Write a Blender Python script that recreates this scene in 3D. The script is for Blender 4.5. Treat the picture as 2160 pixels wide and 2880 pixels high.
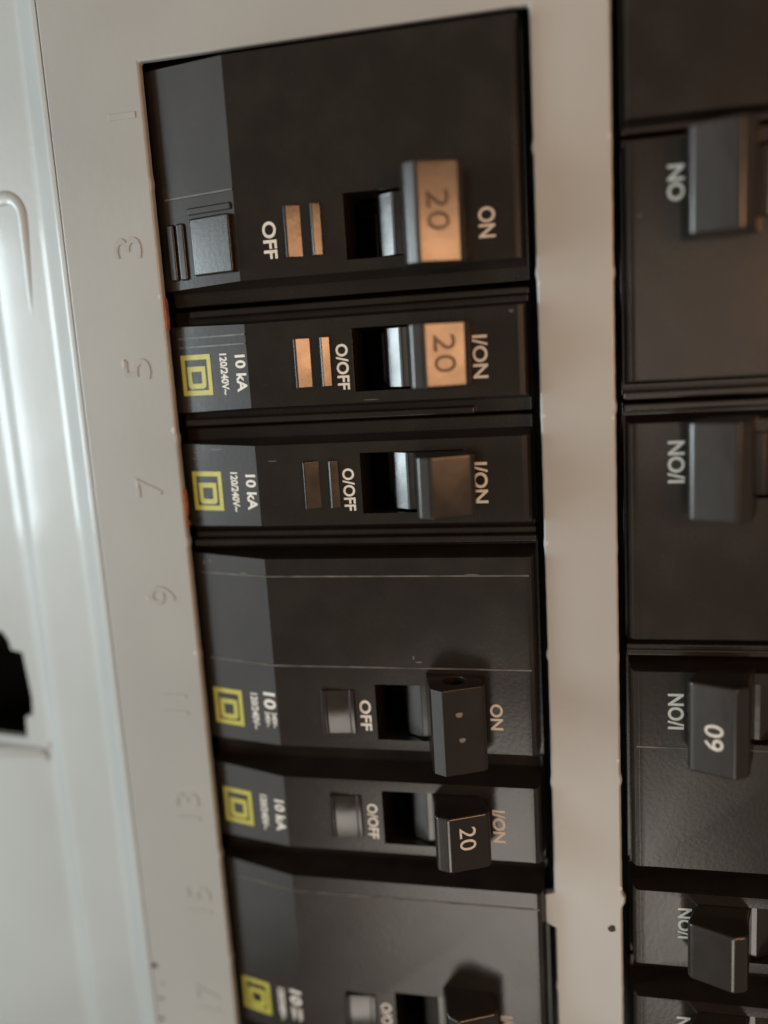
import bpy, bmesh, math, random
from mathutils import Vector, Matrix
random.seed(7)
K = 0.001                      # everything below is written in millimetres
scn = bpy.context.scene
col = scn.collection
for o in list(bpy.data.objects): bpy.data.objects.remove(o)

# ------------------------------------------------------------------ camera
cam_d = bpy.data.cameras.new('camera'); cam = bpy.data.objects.new('camera', cam_d); col.objects.link(cam)
R = Matrix(((0.97486091, 0.2144826, -0.0603608), (-0.02001914, -0.18549331, -0.98244158), (-0.22191315, 0.95895226, -0.17653642)))
right, down, fwd = Vector(R[0]), Vector(R[1]), Vector(R[2])
m = Matrix.Identity(4)
for i in range(3):
    m[i][0] = right[i]; m[i][1] = -down[i]; m[i][2] = -fwd[i]
m.translation = Vector((63.71, -130.4, -28.1)) * K
cam.matrix_world = m
cam_d.sensor_fit = 'VERTICAL'; cam_d.sensor_height = 36; cam_d.sensor_width = 27
cam_d.lens = 36 * 2460 / 2880
cam_d.clip_start = 0.005; cam_d.clip_end = 50
cam_d.dof.use_dof = True
cam_d.dof.focus_distance = (Vector((22, -1.5, -36)) * K - m.translation).dot(fwd)
cam_d.dof.aperture_fstop = 4.8
scn.camera = cam

# ------------------------------------------------------------------ light (dim indoor room)
w = bpy.data.worlds.new('World'); scn.world = w; w.use_nodes = True
bg = w.node_tree.nodes['Background']; bg.inputs[0].default_value = (1.0, 0.92, 0.80, 1); bg.inputs[1].default_value = 0.17

def area(name, loc, target, sx, sy, radiance, colr, shape='RECTANGLE'):
    d = bpy.data.lights.new(name, 'AREA'); d.shape = shape; d.size = sx; d.size_y = sy
    d.energy = radiance * math.pi * sx * sy * (1.0 if shape == 'RECTANGLE' else math.pi/4); d.color = colr
    o = bpy.data.objects.new(name, d); col.objects.link(o)
    o.location = loc; o.rotation_euler = (Vector(target) - Vector(loc)).to_track_quat('-Z', 'Y').to_euler()
    return o
area('warm_lamp', (0.225, -0.2225, -0.009), (0.045, -0.009, -0.020), 0.085, 0.078, 16.0, (1.0, 0.49, 0.23))
area('cool_window', (-0.95, -0.50, -0.12), (0.0, 0.0, -0.06), 0.95, 1.5, 1.0, (0.92, 0.98, 1.0))
area('cool_tube', (-0.305, -0.122, -0.032), (0.03, 0.0, -0.03), 0.10, 0.145, 16.0, (0.80, 0.95, 1.0))
area('floor_glow', (0.01, -0.86, -0.68), (0.05, 0.0, -0.10), 0.46, 0.38, 4.2, (1.0, 0.92, 0.81), 'ELLIPSE')
area('room_glow', (0.22, -1.20, -0.04), (0.06, 0.0, -0.03), 0.42, 0.34, 1.1, (1.0, 0.84, 0.70), 'ELLIPSE')

scn.view_settings.view_transform = 'Standard'; scn.view_settings.look = 'None'
scn.view_settings.exposure = 0.0; scn.view_settings.gamma = 1.0

# ------------------------------------------------------------------ materials
def mat(name, colr, rough, metallic=0.0, ior=1.5, bump=0.0, bscale=900, rvar=0.0, rscale=160, cvar=0.0, cscale=120, coat=0.0, dust=0.0):
    mt = bpy.data.materials.new(name); mt.use_nodes = True
    nt = mt.node_tree; b = nt.nodes['Principled BSDF']
    b.inputs['Base Color'].default_value = (*colr, 1); b.inputs['Roughness'].default_value = rough
    b.inputs['Metallic'].default_value = metallic; b.inputs['IOR'].default_value = ior
    b.inputs['Coat Weight'].default_value = coat; b.inputs['Coat Roughness'].default_value = 0.09
    tc = nt.nodes.new('ShaderNodeTexCoord')
    def noise(s, det=4):
        n = nt.nodes.new('ShaderNodeTexNoise'); n.inputs['Scale'].default_value = s; n.inputs['Detail'].default_value = det
        nt.links.new(tc.outputs['Object'], n.inputs['Vector']); return n
    if rvar:
        n = noise(rscale); mr = nt.nodes.new('ShaderNodeMapRange')
        mr.inputs['From Min'].default_value = 0.3; mr.inputs['From Max'].default_value = 0.7
        mr.inputs['To Min'].default_value = rough - rvar; mr.inputs['To Max'].default_value = rough + rvar
        nt.links.new(n.outputs['Fac'], mr.inputs['Value']); nt.links.new(mr.outputs['Result'], b.inputs['Roughness'])
    if cvar:
        n = noise(cscale, 6); mr = nt.nodes.new('ShaderNodeMapRange')
        mr.inputs['From Min'].default_value = 0.3; mr.inputs['From Max'].default_value = 0.7
        mr.inputs['To Min'].default_value = 1 - cvar; mr.inputs['To Max'].default_value = 1 + cvar
        mx = nt.nodes.new('ShaderNodeVectorMath'); mx.operation = 'SCALE'; mx.inputs[0].default_value = colr
        nt.links.new(n.outputs['Fac'], mr.inputs['Value']); nt.links.new(mr.outputs['Result'], mx.inputs['Scale'])
        nt.links.new(mx.outputs['Vector'], b.inputs['Base Color'])
    if dust:
        src = b.inputs['Base Color'].links[0].from_socket if b.inputs['Base Color'].is_linked else None
        n1 = noise(2600, 2); n2 = noise(140, 5)
        r1 = nt.nodes.new('ShaderNodeMapRange'); r1.inputs['From Min'].default_value = 0.60; r1.inputs['From Max'].default_value = 0.72
        r2 = nt.nodes.new('ShaderNodeMapRange'); r2.inputs['From Min'].default_value = 0.42; r2.inputs['From Max'].default_value = 0.75
        nt.links.new(n1.outputs['Fac'], r1.inputs['Value']); nt.links.new(n2.outputs['Fac'], r2.inputs['Value'])
        mu = nt.nodes.new('ShaderNodeMath'); mu.operation = 'MULTIPLY_ADD'; mu.inputs[2].default_value = 0.0
        ad = nt.nodes.new('ShaderNodeMath'); ad.operation = 'MULTIPLY_ADD'; ad.inputs[1].default_value = 0.8; 
        nt.links.new(r1.outputs['Result'], ad.inputs[0]); nt.links.new(r2.outputs['Result'], ad.inputs[2])
        nt.links.new(ad.outputs['Value'], mu.inputs[0]); mu.inputs[1].default_value = dust
        mx = nt.nodes.new('ShaderNodeMix'); mx.data_type = 'RGBA'
        mx.inputs['A'].default_value = (*colr, 1); mx.inputs['B'].default_value = (0.16, 0.14, 0.12, 1)
        if src: nt.links.new(src, mx.inputs['A'])
        nt.links.new(mu.outputs['Value'], mx.inputs['Factor']); nt.links.new(mx.outputs['Result'], b.inputs['Base Color'])
    if bump:
        n = noise(bscale, 3); bp = nt.nodes.new('ShaderNodeBump'); bp.inputs['Strength'].default_value = bump
        bp.inputs['Distance'].default_value = 0.0002
        nt.links.new(n.outputs['Fac'], bp.inputs['Height']); nt.links.new(bp.outputs['Normal'], b.inputs['Normal'])
    return mt
PAINT = mat('grey_enamel', (0.395, 0.41, 0.395), 0.42, coat=0.35, bump=0.16, bscale=700, rvar=0.06, rscale=60, cvar=0.07, cscale=28)
STAMP = mat('grey_enamel_worn', (0.40, 0.375, 0.35), 0.30, cvar=0.10, cscale=600)
CASE = mat('dark_moulded_plastic', (0.0145, 0.0112, 0.0085), 0.215, ior=1.53, bump=0.05, bscale=1500, rvar=0.035, rscale=45, cvar=0.15, cscale=60, dust=0.05)
HANDLE = mat('handle_plastic', (0.016, 0.012, 0.009), 0.22, ior=1.62, bump=0.10, bscale=420, rvar=0.05, rscale=200, dust=0.03)
NUM = mat('moulded_numeral', (0.06, 0.036, 0.022), 0.45)
MOULD = mat('scuffed_plastic_edge', (0.10, 0.09, 0.078), 0.4, cvar=0.6, cscale=300)
WORN = mat('worn_print', (0.22, 0.20, 0.17), 0.5)
WHITE = mat('white_print', (0.72, 0.70, 0.63), 0.5, cvar=0.12, cscale=1500)
YELLOW = mat('yellow_print', (0.47, 0.44, 0.06), 0.45, cvar=0.08, cscale=900)
BOX = mat('black_box_steel', (0.01, 0.01, 0.01), 0.6)
RUST = mat('rust', (0.34, 0.13, 0.06), 0.8, cvar=0.35, cscale=900)
DIRT = mat('dark_speck', (0.035, 0.028, 0.024), 0.7)
GLINT = mat('glint_paint', (0.55, 0.54, 0.51), 0.45)  # pale colour that paints glints onto the cover
BARE = mat('bare_metal_scuff', (0.62, 0.60, 0.56), 0.25, metallic=0.6)

# ------------------------------------------------------------------ helpers
def mesh_of(bm, name, material, smooth=False):
    for v in bm.verts: v.co *= K
    bmesh.ops.recalc_face_normals(bm, faces=bm.faces[:])
    me = bpy.data.meshes.new(name); bm.to_mesh(me); bm.free()
    me.materials.append(material)
    for p in me.polygons: p.use_smooth = smooth
    return me
def link(name, me, parent=None):
    o = bpy.data.objects.new(name, me); col.objects.link(o)
    if parent is not None: o.parent = parent
    return o
def baked(me, bevel=0.0, seg=3, cutters=(), angle=30, material=None):
    """apply boolean cuts and a bevel and return the resulting mesh"""
    for p in me.polygons: p.use_smooth = True
    o = bpy.data.objects.new('tmp', me); col.objects.link(o); tmp = [o]
    for c in cutters:
        co = bpy.data.objects.new('tmpc', c); col.objects.link(co); tmp.append(co)
        b = o.modifiers.new('b', 'BOOLEAN'); b.operation = 'DIFFERENCE'; b.object = co; b.solver = 'EXACT'
    if bevel:
        b = o.modifiers.new('v', 'BEVEL'); b.width = bevel * K; b.segments = seg; b.limit_method = 'ANGLE'
        b.angle_limit = math.radians(angle); b.harden_normals = True; b.use_clamp_overlap = True
    bpy.context.view_layer.update()
    dg = bpy.context.evaluated_depsgraph_get()
    out = bpy.data.meshes.new_from_object(o.evaluated_get(dg))
    for t in tmp: bpy.data.objects.remove(t)
    if material:
        out.materials.clear(); out.materials.append(material)
        for p in out.polygons: p.material_index = 0
    return out
def box_bm(x0, x1, h0, h1, z0, z1, bm=None):
    bm = bm or bmesh.new()
    v = [bm.verts.new((x, -h, z)) for x in (x0, x1) for h in (h0, h1) for z in (z0, z1)]
    for f in ((0,1,3,2), (4,6,7,5), (0,4,5,1), (2,3,7,6), (0,2,6,4), (1,5,7,3)): bm.faces.new([v[i] for i in f])
    return bm
def profile_bm(pts, z0, z1, bm=None):
    """(x, height) outline extruded along z"""
    bm = bm or bmesh.new()
    a = [bm.verts.new((x, -h, z0)) for x, h in pts]; b = [bm.verts.new((x, -h, z1)) for x, h in pts]
    bm.faces.new(a); bm.faces.new(b[::-1]); n = len(pts)
    for i in range(n): bm.faces.new((a[i], b[i], b[(i+1) % n], a[(i+1) % n]))
    return bm
def poly_prism(pts, h0, h1, bm=None):
    """(x, z) outline extruded in height"""
    bm = bm or bmesh.new()
    a = [bm.verts.new((x, -h0, z)) for x, z in pts]; b = [bm.verts.new((x, -h1, z)) for x, z in pts]
    bm.faces.new(a); bm.faces.new(b[::-1]); n = len(pts)
    for i in range(n): bm.faces.new((a[i], b[i], b[(i+1) % n], a[(i+1) % n]))
    return bm
def cyl_pts(cx, ch, r, n=40, a0=0, a1=2*math.pi):
    return [(cx + r*math.cos(a0 + (a1-a0)*i/n), ch + r*math.sin(a0 + (a1-a0)*i/n)) for i in range(n)]
_txt = {}
def text_mesh(s, size, width, depth=0.06, bold=0.0, bevel=0.0, material=WHITE):
    """lettering mesh centred at its origin; size = cap height, width = total length"""
    key = (s, size, width, depth, bold, bevel, material.name)
    if key in _txt: return _txt[key]
    c = bpy.data.curves.new('t', 'FONT'); c.body = s; c.size = 1.0; c.extrude = 0.0; c.offset = bold
    c.resolution_u = 4; c.align_x = 'LEFT'
    o = bpy.data.objects.new('t', c); col.objects.link(o); bpy.context.view_layer.update()
    me = bpy.data.meshes.new_from_object(o.evaluated_get(bpy.context.evaluated_depsgraph_get()))
    bpy.data.objects.remove(o)
    xs = [v.co.x for v in me.vertices]; ys = [v.co.y for v in me.vertices]
    cx, cy = (min(xs)+max(xs))/2, (min(ys)+max(ys))/2
    sx, sy = width/(max(xs)-min(xs)), size/(max(ys)-min(ys))
    bm = bmesh.new(); bm.from_mesh(me)
    bmesh.ops.remove_doubles(bm, verts=bm.verts[:], dist=1e-5)
    for v in bm.verts: v.co = Vector(((v.co.x-cx)*sx, (v.co.y-cy)*sy, 0))
    r = bmesh.ops.extrude_face_region(bm, geom=bm.faces[:])
    for e in r['geom']:
        if isinstance(e, bmesh.types.BMVert): e.co.z = depth
    me2 = mesh_of(bm, 'lettering', material)
    if bevel: me2 = baked(me2, bevel, 2, angle=40)
    _txt[key] = me2
    return me2
def put_text(name, me, x, h, z, parent, slope=0.0, ccw=False):
    """lay lettering on a face: reads downward (or upward when ccw); slope = dh/dx of that face"""
    o = link(name, me, parent)
    t = Vector((1, -slope, 0)).normalized()
    ex, ey = (Vector((0, 0, 1)), -t) if ccw else (Vector((0, 0, -1)), t)
    n = ex.cross(ey)
    mm = Matrix.Identity(4)
    for i in range(3): mm[i][0] = ex[i]; mm[i][1] = ey[i]; mm[i][2] = n[i]
    mm.translation = Vector((x, -h, z))*K
    o.matrix_local = mm
    return o
def thing(name, loc, label, cat, group=None, ry=0.0):
    o = bpy.data.objects.new(name, None); col.objects.link(o); o.empty_display_size = 0.01
    o.location = Vector(loc)*K; o.rotation_euler = (0, ry, 0); o['label'] = label; o['category'] = cat
    if group: o['group'] = group
    return o

# ------------------------------------------------------------------ the panel behind and its cover
PITCH = 19.05
box = thing('panel_box', (0, 40, -60), 'black inside of the steel panel box, seen in the gaps behind the breakers', 'panel box')
bm = box_bm(-14, 140, 22, 20, -130, 112)               # back pan
link('back_pan', mesh_of(bm, 'back_pan', BOX), box)
for nm, a in (('side_wall', (-14, -12.5)), ('side_wall', (138.5, 140))):
    link(nm, mesh_of(box_bm(a[0], a[1], 22.1, 37, -130, 112), nm, BOX), box)
for nm, a in (('end_wall', (-130, -128.5)), ('end_wall', (110.5, 112))):
    link(nm, mesh_of(box_bm(-12.4, 138.4, 22.1, 37, a[0], a[1]), nm, BOX), box)
for o in box.children: o.location.y = 0.0
# heights above are measured from the box's own origin 40 mm behind the cover

cover = thing('panel_cover', (0, 0, -60), 'grey enamelled steel panel cover with two breaker openings and stamped circuit numbers', 'panel cover')
cover.location = (0, 0, 0)
def nub(z, side, amp):
    """small twist-out stubs left on the cut edges at every pole"""
    k = round(z / PITCH); d = z - k*PITCH + 1.2*math.sin(k*2.3 + side)
    a = amp*(0.55 + 0.45*math.sin(k*1.7 + side*2.1))
    return a*math.exp(-(d/0.75)**4) + 0.012*math.sin(z*1.7 + 3*side)
def big_tab(z, z0, hw, amp):
    t = (abs(z - z0) - hw)/0.5
    return amp if t < 0 else (amp*(1 - t) if t < 1 else 0)
TOP = 17.3
zs = []
z = 70.0
while z > TOP: zs.append(z); z -= 3.0
z = TOP
while z > -175: zs.append(z); z -= 0.45
def edges(z):
    e0 = nub(z, 0, 0.22); e1 = 57.9 - nub(z, 1, 0.24) - big_tab(z, -118.5, 2.6, 1.6); e2 = 68.6 + nub(z, 2, 0.22) + big_tab(z, -116, .6, 0.45)
    return e0, e1, e2
bm = bmesh.new(); rows = []
for z in zs:
    e0, e1, e2 = edges(z)
    zz = lambda x: z
    xs = [-16.0, -8.0, e0, (e0+e1)/2, e1, e2, 126.5, 142.0]
    rows.append([[bm.verts.new((x, -h, z)) for x in xs] for h in (0.0, -1.5)])
skip = lambda i, c: (zs[i] <= TOP + 1e-6 and c in (2, 3)) or (c == 5 and zs[i] < 58)
for i in range(len(zs)-1):
    for c in range(7):
        if skip(i, c): continue
        a, b = rows[i], rows[i+1]
        bm.faces.new((a[0][c], a[0][c+1], b[0][c+1], b[0][c])); bm.faces.new((a[1][c], b[1][c], b[1][c+1], a[1][c+1]))
        if c == 0 or (c > 0 and skip(i, c-1)): bm.faces.new((a[0][c], b[0][c], b[1][c], a[1][c]))
        if c == 6 or (c < 6 and skip(i, c+1)): bm.faces.new((a[0][c+1], a[1][c+1], b[1][c+1], b[0][c+1]))
        if i == 0 or skip(i-1, c): bm.faces.new((a[0][c], a[1][c], a[1][c+1], a[0][c+1]))
        if i == len(zs)-2 or skip(i+1, c): bm.faces.new((b[0][c], b[0][c+1], b[1][c+1], b[1][c]))
bmesh.ops.delete(bm, geom=[v for v in bm.verts if not v.link_faces], context='VERTS')
sheet = baked(mesh_of(bm, 'deadfront_sheet', PAINT, True), 0.42, 3, angle=50)
link('deadfront_sheet', sheet, cover)

# pressed flange to the left: steps down from the deadfront, runs flat, then bends again
prof = [(-16.0, 0.0), (-16.5, -0.02), (-16.9, -0.10), (-17.3, -0.30), (-17.7, -0.60), (-20.2, -2.15), (-20.8, -2.47), (-21.4, -2.66), (-22.1, -2.80)]
prof += [(-22.1 - 0.9*i, -2.80 - 0.17*i) for i in range(1, 10)]
prof += [(-31.0, -4.50), (-31.8, -4.70), (-32.6, -5.05), (-33.4, -5.50), (-34.2, -5.92), (-35.0, -6.25), (-35.9, -6.48), (-37.0, -6.65), (-48, -7.9), (-70, -10.5), (-95, -13.5)]
bm = bmesh.new(); n = len(prof)
fr = [[bm.verts.new((x, -h, z)) for x, h in prof] for z in (70, 20, -30, -80, -130, -175)]
bk = [[bm.verts.new((x, -h+1.4, z)) for x, h in prof] for z in (70, 20, -30, -80, -130, -175)]
for g in (fr, bk):
    for i in range(5):
        for j in range(n-1): bm.faces.new((g[i][j], g[i][j+1], g[i+1][j+1], g[i+1][j]))
for i in range(5):
    for j in (0, n-1): bm.faces.new((fr[i][j], fr[i+1][j], bk[i+1][j], bk[i][j]))
for i in (0, 5):
    for j in range(n-1): bm.faces.new((fr[i][j], bk[i][j], bk[i][j+1], fr[i][j+1]))
fl = mesh_of(bm, 'flange', PAINT, True)
hole = mesh_of(poly_prism([(-64, -74.6), (-43.0, -74.6), (-41.7, -76.4), (-41.4, -78.2), (-38.9, -78.6), (-38.1, -87.4), (-38.5, -91.2), (-40.2, -91.5), (-40.5, -95.8), (-64, -95.6)], -25, 10), 'cut', PAINT)
flange = link('pressed_flange', baked(fl, cutters=(hole,)), cover)
for p in flange.data.polygons: p.use_smooth = True
flange.data.set_sharp_from_angle(angle=math.radians(40))
# dark latch well behind the stepped hole
bm = box_bm(-70, -34, -32, -30, -101, -70)
for a in ((-70, -69, -101, -70), (-35, -34, -101, -70)): box_bm(a[0], a[1], -29.9, -13, a[2], a[3], bm)
for a in ((-101, -100), (-71, -70)): box_bm(-68.9, -35.1, -29.9, -13, a[0], a[1], bm)
link('latch_well', mesh_of(bm, 'latch_well', BOX), cover)
# pressed boss (a rounded lozenge) on the flange, and the ridge under the latch hole
def lozenge(x0, x1, z0, z1, base, height, rad, slope=3.0):
    bm = bmesh.new(); rings = []
    lv = [(0, -0.6), (0, 0.0), (0.25, 0.10), (0.5, 0.32), (0.75, 0.70), (0.9, 0.88), (1.05, 0.97), (1.25, 1.0)]
    for off, hh in lv:
        d = off*slope; ring = []
        for cx, cz, a0 in ((x1, z1, 0), (x0, z1, 90), (x0, z0, 180), (x1, z0, 270)):
            ccx = cx - rad if cx == x1 else cx + rad; ccz = cz - rad if cz == z1 else cz + rad
            for k in range(9):
                a = math.radians(a0 + k*90/8); r = max(rad - d, 0.05)
                ring.append(bm.verts.new((ccx + r*math.cos(a), -(base + hh*height), ccz + r*math.sin(a))))
        rings.append(ring)
    for a, b in zip(rings, rings[1:]):
        for i in range(len(a)): bm.faces.new((a[i], a[(i+1) % len(a)], b[(i+1) % len(a)], b[i]))
    bm.faces.new(rings[-1]); bm.faces.new(rings[0][::-1])
    return bm
def ridge_tube(path, n=14):
    """a pressed bead: half-buried tube along (x, height, z, radius) points"""
    bm = bmesh.new(); rings = []
    P = [Vector((x, -h, z)) for x, h, z, r in path]
    for i, p in enumerate(P):
        t = (P[min(i+1, len(P)-1)] - P[max(i-1, 0)]).normalized(); u = Vector((0, -1, 0)); v = t.cross(u).normalized()
        rings.append([bm.verts.new(p + path[i][3]*(0.55*u*math.sin(2*math.pi*k/n) + v*math.cos(2*math.pi*k/n))) for k in range(n)])
    for a, b in zip(rings, rings[1:]):
        for k in range(n): bm.faces.new((a[k], a[(k+1) % n], b[(k+1) % n], b[k]))
    bm.faces.new(rings[0]); bm.faces.new(rings[-1][::-1])
    return bm
fh = lambda x: -2.80 + 0.189*(x + 22.1)
pth = [(-48 + 2.0*i, fh(-48 + 2.0*i) - 1.6 + 0.14*i, 1.0, 1.3) for i in range(11)]
pth += [(-28 + 3.2*math.sin(a), fh(-28 + 3.2*math.sin(a)) - 0.25, -2.2 + 3.2*math.cos(a), 1.25) for a in [math.radians(10*k) for k in range(1, 10)]]
pth += [(-24.8 - 0.05*k, fh(-24.8) - 0.25 - 0.06*k, -3.2 - 1.6*k, 1.25) for k in range(1, 16)]
link('pressed_bead', mesh_of(ridge_tube(pth), 'pressed_bead', PAINT, True), cover)
link('latch_ridge', mesh_of(lozenge(-62, -35.8, -99.6, -97.0, -8.0, 2.0, 1.15, 0.7), 'latch_ridge', PAINT, True), cover)
for x, z in ((-35.6, -96.7), (-36.5, -99.3)):
    bm = bmesh.new(); bmesh.ops.create_uvsphere(bm, u_segments=20, v_segments=12, radius=0.6)
    for v in bm.verts: v.co = Vector((v.co.x + x, v.co.y*0.45 + 6.35, v.co.z + z))
    link('weld_dimple', mesh_of(bm, 'weld_dimple', PAINT, True), cover)
# stamped circuit numbers, read upward
for s, x, z, wd in (('1', -3.6, 10.0, 0.9), ('3', -5.0, -9.3, 3.3), ('5', -5.6, -28.0, 3.3), ('7', -5.8, -47.2, 3.3), ('9', -5.5, -65.6, 3.3), ('11', -5.4, -85.0, 3.6),
                    ('13', -5.2, -104.0, 5.2), ('15', -4.9, -122.2, 5.2), ('17', -5.2, -142.0, 5.2)):
    put_text('stamped_number', text_mesh(s, 4.6, wd, 0.18, 0.0, 0.17, PAINT), x, -0.05, z, cover, ccw=True)
# specks and rust on the cover
def blob(x, z, r, h=0.05, n=14, sx=1.0, sz=1.0):
    return [(x + sx*r*(1+0.15*math.sin(3*a+x))*math.cos(a), z + sz*r*(1+0.12*math.cos(2*a+z))*math.sin(a)) for a in [2*math.pi*i/n for i in range(n)]]
for x, z, r, sx, sz in ((66.9, -121.0, 0.62, 1, 1), (-15.2, -136.4, 0.55, 1.2, .9), (-14.6, -143.2, 0.4, 1.6, 0.5), (-15.0, -147.5, 0.4, 1.0, 1.0), (-13.9, -140.0, 0.25, 1.5, .6)):
    link('dark_speck', mesh_of(poly_prism(blob(x, z, r, sx=sx, sz=sz), -0.3, 0.03), 'dark_speck', DIRT), cover)
for za, zb in ((-17.2, -22.2), (-47.8, -52.2), (-53.0, -54.0)):
    pts = []; k = 14
    for i in range(k+1):
        z = za + (zb-za)*i/k; pts.append((edges(z)[0] + 0.16 + 0.14*math.sin(math.pi*i/k), z))
    pts += [(edges(zb)[0] - 0.45, zb), (edges(za)[0] - 0.45, za)]
    link('rust_streak', mesh_of(poly_prism(pts, -1.2, 0.02 - 0.25), 'rust_streak', RUST), cover)

# ------------------------------------------------------------------ breakers
def face_h(x):                       # height of the breaker's front at x
    return -2.0 + 3.5*(x-0.6)/13.2 if x < 13.8 else 1.5
SL = 3.5/13.2
def plateau_bm(z0, z1):
    pr = [(-0.4, -2.26), (13.8, 1.5), (54.4, 1.5), (55.2, 1.57), (55.9, 1.42), (56.3, 0.4), (56.5, -9.0), (-0.5, -9.0)]
    bm = bmesh.new(); rings = []
    def out(h): return max(0, (1.5 - h))*0.12
    a = [bm.verts.new((x, -h, z0 - out(h))) for x, h in pr]; b = [bm.verts.new((x, -h, z1 + out(h))) for x, h in pr]
    n = len(pr)
    for i in range(n): bm.faces.new((a[i], b[i], b[(i+1) % n], a[(i+1) % n]))
    bmesh.ops.triangulate(bm, faces=[bm.faces.new(a), bm.faces.new(b[::-1])], ngon_method='EAR_CLIP')
    return bm
def make_case(two):
    zt = 6.4 + (19.05 if two else 0); bt = 9.25 + (19.05 if two else 0)
    cut = lambda: mesh_of(box_bm(30.6, 46.6, -18, 6, -4.7, 4.7), 'cut', CASE)
    pl = baked(mesh_of(plateau_bm(-6.4, zt), 'pl', CASE), 0.45, 3, (cut(),), 9, CASE)
    base = baked(mesh_of(box_bm(-0.6, 57.0, -34, -4.8, -9.25, bt), 'base', CASE), 0.6, 3, (cut(),), 30, CASE)
    return pl, base
CASE1, CASE2 = make_case(False), make_case(True)
def make_handle(hw, hole):
    cf = [(40.5, 7.4), (40.9, 8.1)] if hw > 5 else [(40.3, 7.7), (40.8, 8.5)]
    pts = [(38.4, -0.5), (39.7, 4.0), *cf, (42.7, 9.0), (48.3, 6.46), (48.75, 5.8), (47.6, 3.0), (45.6, -0.9)]
    me = mesh_of(profile_bm(pts, -hw, hw), 'handle', HANDLE)
    cut = []
    if hole: cut = [mesh_of(profile_bm(cyl_pts(43.9, 4.3, 1.75, 28), hw - 5, hw + 1), 'cut', HANDLE)]
    me = baked(me, 0.38, 3, cut, 12, HANDLE)
    return me
H1, H2, H2_HOLE = make_handle(4.6, False), make_handle(6.8, False), make_handle(6.8, True)
bp = [(34.9, -6.0), (34.9, -1.7), (35.05, -1.2), (35.3, -0.82), (35.5, -0.68), (37.5, 0.42), (37.9, 0.57), (38.6, 0.5), (45.8, -0.7), (46.2, -6.0)]
BARREL = baked(mesh_of(profile_bm(bp, -4.45, 4.45), 'barrel', HANDLE), 0.12, 2, (), 5, HANDLE)
SL_END = (6.46 - 9.0)/(48.3 - 42.7)
def end_h(x): return 9.0 + SL_END*(x - 42.7)
# two rounded ridges joined by a dished floor, left of the OFF print
def make_ridge():
    pts = [(21.5, 1.0), (21.5, 2.1), (21.8, 2.65), (22.1, 2.62), (24.0, 1.55), (24.3, 1.25), (25.3, 1.30), (25.6, 2.05), (25.85, 2.33), (26.05, 2.31), (27.15, 1.69), (27.5, 1.0)]
    me = mesh_of(profile_bm(pts, -3.7, 3.7), 'grip_ridge', HANDLE)
    me = baked(me, 0.2, 3, (), 8, HANDLE)
    return me
RIDGE = make_ridge()
def make_block():                    # later pattern: one broad pad leaning slightly to the ON side, with a lip at either end
    bm = bmesh.new(); st = [(21.7, 1.0), (21.7, 2.55), (22.5, 2.62), (22.7, 2.40), (26.3, 1.98), (26.45, 2.18), (27.1, 2.10), (27.3, 1.0)]
    rings = []
    for i in range(9):
        t = -1 + i/4; rings.append([bm.verts.new((x, -(h - (0.30*t*t if h > 1.5 else 0)), 3.7*t)) for x, h in st])
    for a, b in zip(rings, rings[1:]):
        for k in range(len(st)): bm.faces.new((a[k], a[(k+1) % len(st)], b[(k+1) % len(st)], b[k]))
    bm.faces.new(rings[0]); bm.faces.new(rings[-1][::-1])
    return baked(mesh_of(bm, 'grip_ridge', HANDLE), 0.12, 2, (), 20, HANDLE)
BLOCK = make_block()
# yellow emblem: a square frame with a squared letter D ring inside it, turned a quarter
def ring(outer, inner, d, bm):
    n = len(outer)
    A = [bm.verts.new((x, y, 0)) for x, y in outer]; B = [bm.verts.new((x, y, 0)) for x, y in inner]
    C = [bm.verts.new((x, y, d)) for x, y in outer]; D = [bm.verts.new((x, y, d)) for x, y in inner]
    for i in range(n):
        j = (i+1) % n
        for q in ((C[i], C[j], D[j], D[i]), (A[i], B[i], B[j], A[j]), (A[i], A[j], C[j], C[i]), (B[i], D[i], D[j], B[j])): bm.faces.new(q)
def rrect(x0, x1, y0, y1, r):       # r = radii for corners (x1,y1),(x0,y1),(x0,y0),(x1,y0)
    P = []
    for (cx, cy, a0), rr in zip(((x1, y1, 0), (x0, y1, 90), (x0, y0, 180), (x1, y0, 270)), r):
        sx = -1 if cx == x1 else 1; sy = -1 if cy == y1 else 1
        for k in range(6):
            a = math.radians(a0 + 18*k); P.append((cx + sx*rr + rr*math.cos(a), cy + sy*rr + rr*math.sin(a)))
    return P
bm = bmesh.new(); s = 0.02
ring(rrect(-3.2, 3.2, -2.95, 2.95, (s,)*4), rrect(-2.42, 2.42, -2.2, 2.2, (s,)*4), 0.07, bm)
EM_OUT = mesh_of(bm, 'emblem_frame', YELLOW)
bm = bmesh.new()
ring(rrect(-1.35, 2.15, -1.80, 1.80, (.7, s, s, .7)), rrect(-0.55, 1.35, -1.0, 1.0, (.3, s, s, .3)), 0.07, bm)
EM_D = mesh_of(bm, 'emblem_letter', YELLOW)

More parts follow.
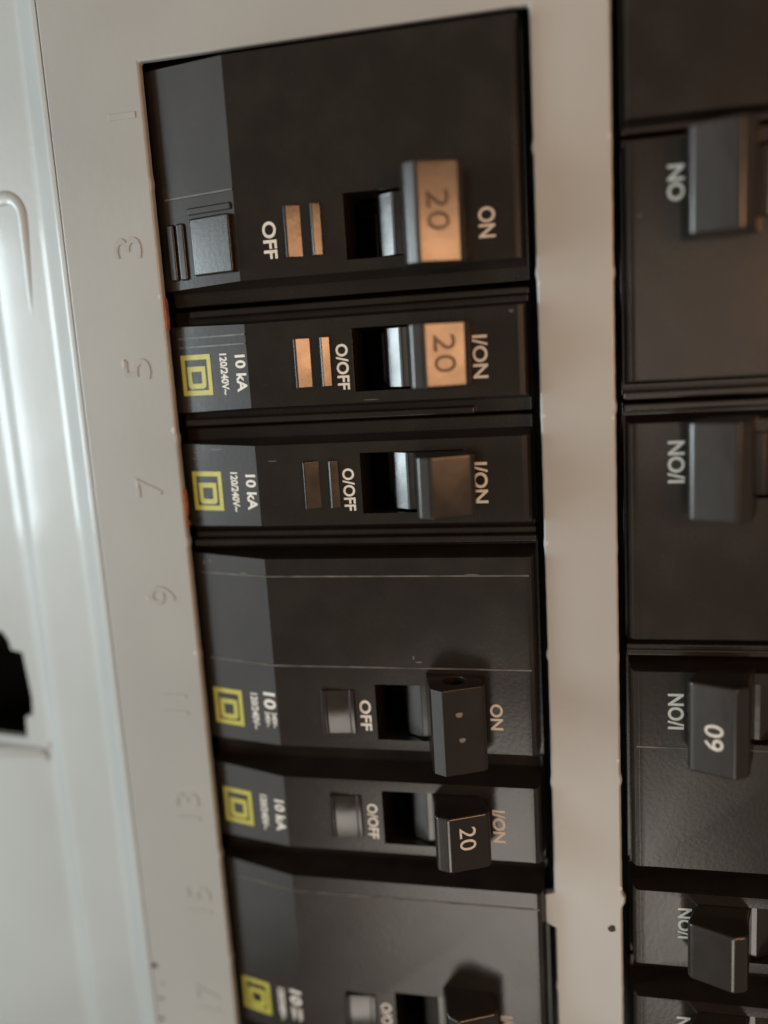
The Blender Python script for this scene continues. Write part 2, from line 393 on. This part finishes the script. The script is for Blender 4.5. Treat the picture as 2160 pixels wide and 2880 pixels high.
def breaker(loc, label, two=False, flip=False, emblem=True, on='I/ON', off='O/OFF', number=None, painted=False, rating=True, holed=False, ridged=False):
    t = thing('circuit_breaker', loc, label, 'circuit breaker', 'breakers in the panel', math.pi if flip else 0.0)
    pl, base = CASE2 if two else CASE1
    link('case', base, t); link('raised_face', pl, t)
    hd = link('handle', H2_HOLE if holed else (H2 if two else H1), t)
    link('handle_barrel', BARREL, hd)
    if number:
        nm = text_mesh(number, 2.6 if painted else 3.0, 3.8 if painted else 5.2, 0.30 if not painted else 0.07, 0.0 if painted else -0.012, 0.12 if not painted else 0.0, WHITE if painted else NUM)
        put_text('rating_number', nm, 45.4, end_h(45.4) + (-0.02), painted_z.get(number, -0.6) if painted else 0.2, hd, SL_END)
    link('grip_ridge', RIDGE if ridged else BLOCK, t)
    if emblem:
        e = put_text('emblem', EM_OUT, 4.1, face_h(4.1), -0.9, t, SL)
        put_text('emblem_letter', EM_D, 4.1, face_h(4.1), -0.9, t, SL)
    if rating:
        if two:
            put_text('rating_lettering', text_mesh('10', 2.4, 2.9, 0.05, 0.03), 12.4, face_h(12.4), 1.25, t, SL)
            for q in (0, 1):
                put_text('rating_lettering', text_mesh('240V~', 1.0, 2.7, 0.05, 0.03), 11.75 + 1.3*q, face_h(11.75 + 1.3*q), -2.1, t, SL)
        else:
            put_text('rating_lettering', text_mesh('10 kA', 1.95, 5.7, 0.05, 0.03), 12.5, face_h(12.5), -1.0, t, SL)
        put_text('voltage_lettering', text_mesh('120/240V~', 1.4, 6.4, 0.05, 0.03), 9.4, face_h(9.4), -1.0, t, SL)
    return t
painted_z = {'20': 0.9, '60': 0.9}

COLX = 126.5
def print_on(t, s, x, z, size, width): put_text('on_lettering', text_mesh(s, size, width, 0.05, 0.022), x, 1.5, z, t)
def print_off(t, s, x, z, size, width): put_text('off_lettering', text_mesh(s, size, width, 0.05, 0.024), x, 1.5, z, t)
def seam(t, z, x0=1.2, x1=55.6, h=0.10):
    pts = [(x0, face_h(x0) - 0.1), (x0, face_h(x0) + h), (13.8, 1.5 + h), (x1, 1.5 + h), (x1, 1.35), (13.8, 1.38)]
    link('moulding_line', baked(mesh_of(profile_bm(pts, z - 0.14, z + 0.14), 'moulding_line', MOULD), 0.06, 2, (), 40, MOULD), t)

# left column, from the top
A = breaker((0, 0, -9.4), 'two-pole breaker at the top of the column with no yellow emblem and moulded square pad', True, emblem=False, rating=False, number='20', ridged=True)
print_off(A, 'OFF', 19.0, -0.9, 2.15, 5.4); print_on(A, 'ON', 51.3, -1.2, 2.4, 4.2)
seam(A, 6.9, 1.2, 13.6, 0.16)
link('moulded_pad', baked(mesh_of(profile_bm([(5.6, face_h(5.6)-.2), (5.6, face_h(5.6)+.55), (13.1, face_h(13.1)+1.0), (13.1, face_h(13.1)-.2)], -5.0, 3.6), 'moulded_pad', CASE), 0.6, 3, (), 30, CASE), A)
link('pad_rail', baked(mesh_of(profile_bm([(5.2, face_h(5.2)-.2), (5.2, face_h(5.2)+.4), (13.3, face_h(13.3)+.4), (13.3, face_h(13.3)-.2)], 4.1, 5.2), 'pad_rail', CASE), 0.3, 2, (), 30, CASE), A)
for x0 in (1.0, 2.9):
    link('pad_rail', baked(mesh_of(profile_bm([(x0, face_h(x0)-.2), (x0, face_h(x0)+.5), (x0+1.5, face_h(x0+1.5)+.5), (x0+1.5, face_h(x0+1.5)-.2)], -5.4, 3.2), 'pad_rail', CASE), 0.35, 2, (), 30, CASE), A)
B = breaker((0, 0, -28.6), 'single-pole breaker marked 20 with ribbed grey end, next below the two-pole breaker without emblem', number='20', ridged=True)
print_off(B, 'O/OFF', 28.9, -0.9, 1.9, 6.8); print_on(B, 'I/ON', 49.6, -0.6, 2.2, 6.2)
for z in (3.5, 4.9): seam(B, z, 1.2, 13.6, 0.12)
C = breaker((0, 0, -47.3), 'single-pole breaker with plain unmarked brown handle, between the 20 and a two-pole breaker', number=None, ridged=True)
print_off(C, 'O/OFF', 28.6, -0.9, 1.9, 6.6); print_on(C, 'I/ON', 48.9, -0.4, 2.2, 6.2)
D = breaker((0, 0, -84.6), 'two-pole breaker whose handle has a round hole in its end and worn print', True, holed=True)
print_off(D, 'OFF', 28.8, -0.6, 1.9, 5.2); print_on(D, 'ON', 49.9, -0.2, 2.0, 4.3)
seam(D, 7.6); seam(D, 22.6)
for x, z, r in ((45.0, 2.8, 0.55), (45.3, -1.3, 0.5)):
    bm = poly_prism(blob(0, 0, r, sx=1.0, sz=.8), 0, 0.05); o = link('worn_number', mesh_of(bm, 'worn_number', WORN), [c for c in D.children if c.name.startswith('handle')][0])
    o.location = Vector((x, -end_h(x), z))*K; o.rotation_euler = (0, 0, -math.atan(SL_END))
E_ = breaker((0, 0, -103.0), 'single-pole breaker with painted 20 on its handle, between two two-pole breakers', number='20', painted=True)
print_off(E_, 'O/OFF', 28.8, -0.8, 1.8, 6.2); print_on(E_, 'I/ON', 49.6, -0.4, 2.0, 5.6)
F = breaker((0, 0, -140.3), 'two-pole breaker below the one with the painted 20, handle mirrored in its glossy face', True)
print_off(F, 'O/OFF', 28.9, -0.8, 1.9, 6.4); print_on(F, 'I/ON', 49.6, -0.4, 2.0, 5.6)
seam(F, 22.6)
# right column (turned half a circle)
R1 = breaker((COLX, 0, 26.4), 'dark two-pole breaker at the top of the other column, opposite the breaker without emblem', True, flip=True)
R2 = breaker((COLX, 0, -8.4), 'two-pole breaker with print partly behind its handle, opposite the breakers with orange-lit handles', True, flip=True)
print_on(R2, 'ON', 49.8, -0.6, 2.2, 4.6)
R3 = breaker((COLX, 0, -46.3), 'two-pole breaker with unmarked handle and I/ON print, just above the 60', True, flip=True)
print_on(R3, 'I/ON', 49.8, -0.8, 2.3, 6.0)
R4 = breaker((COLX, 0, -83.2), 'two-pole breaker with white 60 painted on its handle', True, flip=True, number='60', painted=True)
print_on(R4, 'I/ON', 49.9, -0.2, 2.3, 5.6); seam(R4, 5.6)
R5 = breaker((COLX, 0, -119.2), 'single-pole breaker just below the 60, with dark handle', flip=True)
print_on(R5, 'I/ON', 48.6, -1.2, 2.1, 5.2)
R6 = breaker((COLX, 0, -138.0), 'shadowed breaker at the foot of the other column, two below the 60', flip=True)
print_on(R6, 'I/ON', 48.8, -0.8, 2.1, 5.2)

# raised side rails seen between neighbouring breakers
def rail(t, side, two=False, h=-1.2, x0=0.4, x1=56.8):
    z = 8.55 + (19.05 if two else 0) if side > 0 else -8.55
    link('side_rail', baked(mesh_of(box_bm(x0, x1, -9, h, z - 0.6, z + 0.6), 'side_rail', CASE), 0.35, 3, (), 30, CASE), t)
rail(B, 1, h=-2.6, x0=3.0); rail(B, -1, h=-2.8, x1=48); rail(C, -1, h=-2.8); rail(D, 1, True, -1.6)
rail(R1, 1, True, -3.0); rail(R2, -1, h=-2.0); rail(R2, 1, True, -0.2); rail(R3, -1, h=-0.6); rail(R3, 1, True, -1.0); rail(R4, -1, h=-0.8)

# pale chips where the moulded edges are scuffed
def chips(t, spots):
    for x, z, r, sx, sz in spots:
        o = link('scuff', mesh_of(poly_prism(blob(0, 0, r, sx=sx, sz=sz), 0.0, 0.03), 'scuff', BARE if r > 0.3 else MOULD), t)
        o.location = Vector((x, -face_h(x), z))*K; o.rotation_euler = (0, 0, -math.atan(SL) if x < 13.8 else 0)
chips(D, ((1.9, 24.3, 0.28, 0.8, 1.6), (3.1, 24.6, 0.2, 1.2, 1.0), (9.5, 22.9, 0.22, 3.5, 0.5), (38.0, 8.6, 0.25, 2.2, 0.6), (37.2, 9.3, 0.22, 0.7, 1.8), (47.0, 22.8, 0.2, 5.0, 0.5)))
chips(C, ((2.6, 5.4, 0.28, 2.6, 0.5), (2.2, 4.4, 0.25, 3.2, 0.45), (6.5, 5.9, 0.2, 6.0, 0.4), (16.5, 3.9, 0.25, 3.0, 0.4)))
chips(B, ((54.3, 5.6, 0.25, 1.4, 0.9), (33.0, -6.0, 0.2, 6.0, 0.4)))
chips(R2, ((54.6, 3.2, 0.25, 1.2, 0.6),))
chips(E_, ((2.5, 5.8, 0.22, 3.0, 0.6), (40.0, -5.9, 0.2, 5.0, 0.5)))

# pale blobs painted as glints on the cover's punched edges and numbers
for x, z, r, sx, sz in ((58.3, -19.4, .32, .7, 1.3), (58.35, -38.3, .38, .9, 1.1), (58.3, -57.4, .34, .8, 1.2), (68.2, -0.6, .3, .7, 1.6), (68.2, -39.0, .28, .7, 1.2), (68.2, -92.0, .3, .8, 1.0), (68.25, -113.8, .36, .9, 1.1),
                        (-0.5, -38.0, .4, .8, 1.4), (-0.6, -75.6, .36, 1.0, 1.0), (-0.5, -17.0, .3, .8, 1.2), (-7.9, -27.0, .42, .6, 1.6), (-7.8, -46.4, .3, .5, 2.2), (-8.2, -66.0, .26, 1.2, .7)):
    link('painted_glint', mesh_of(poly_prism(blob(x, z, r, sx=sx, sz=sz), -0.3, 0.02 if x > -1.2 else 0.19), 'painted_glint', GLINT), cover)
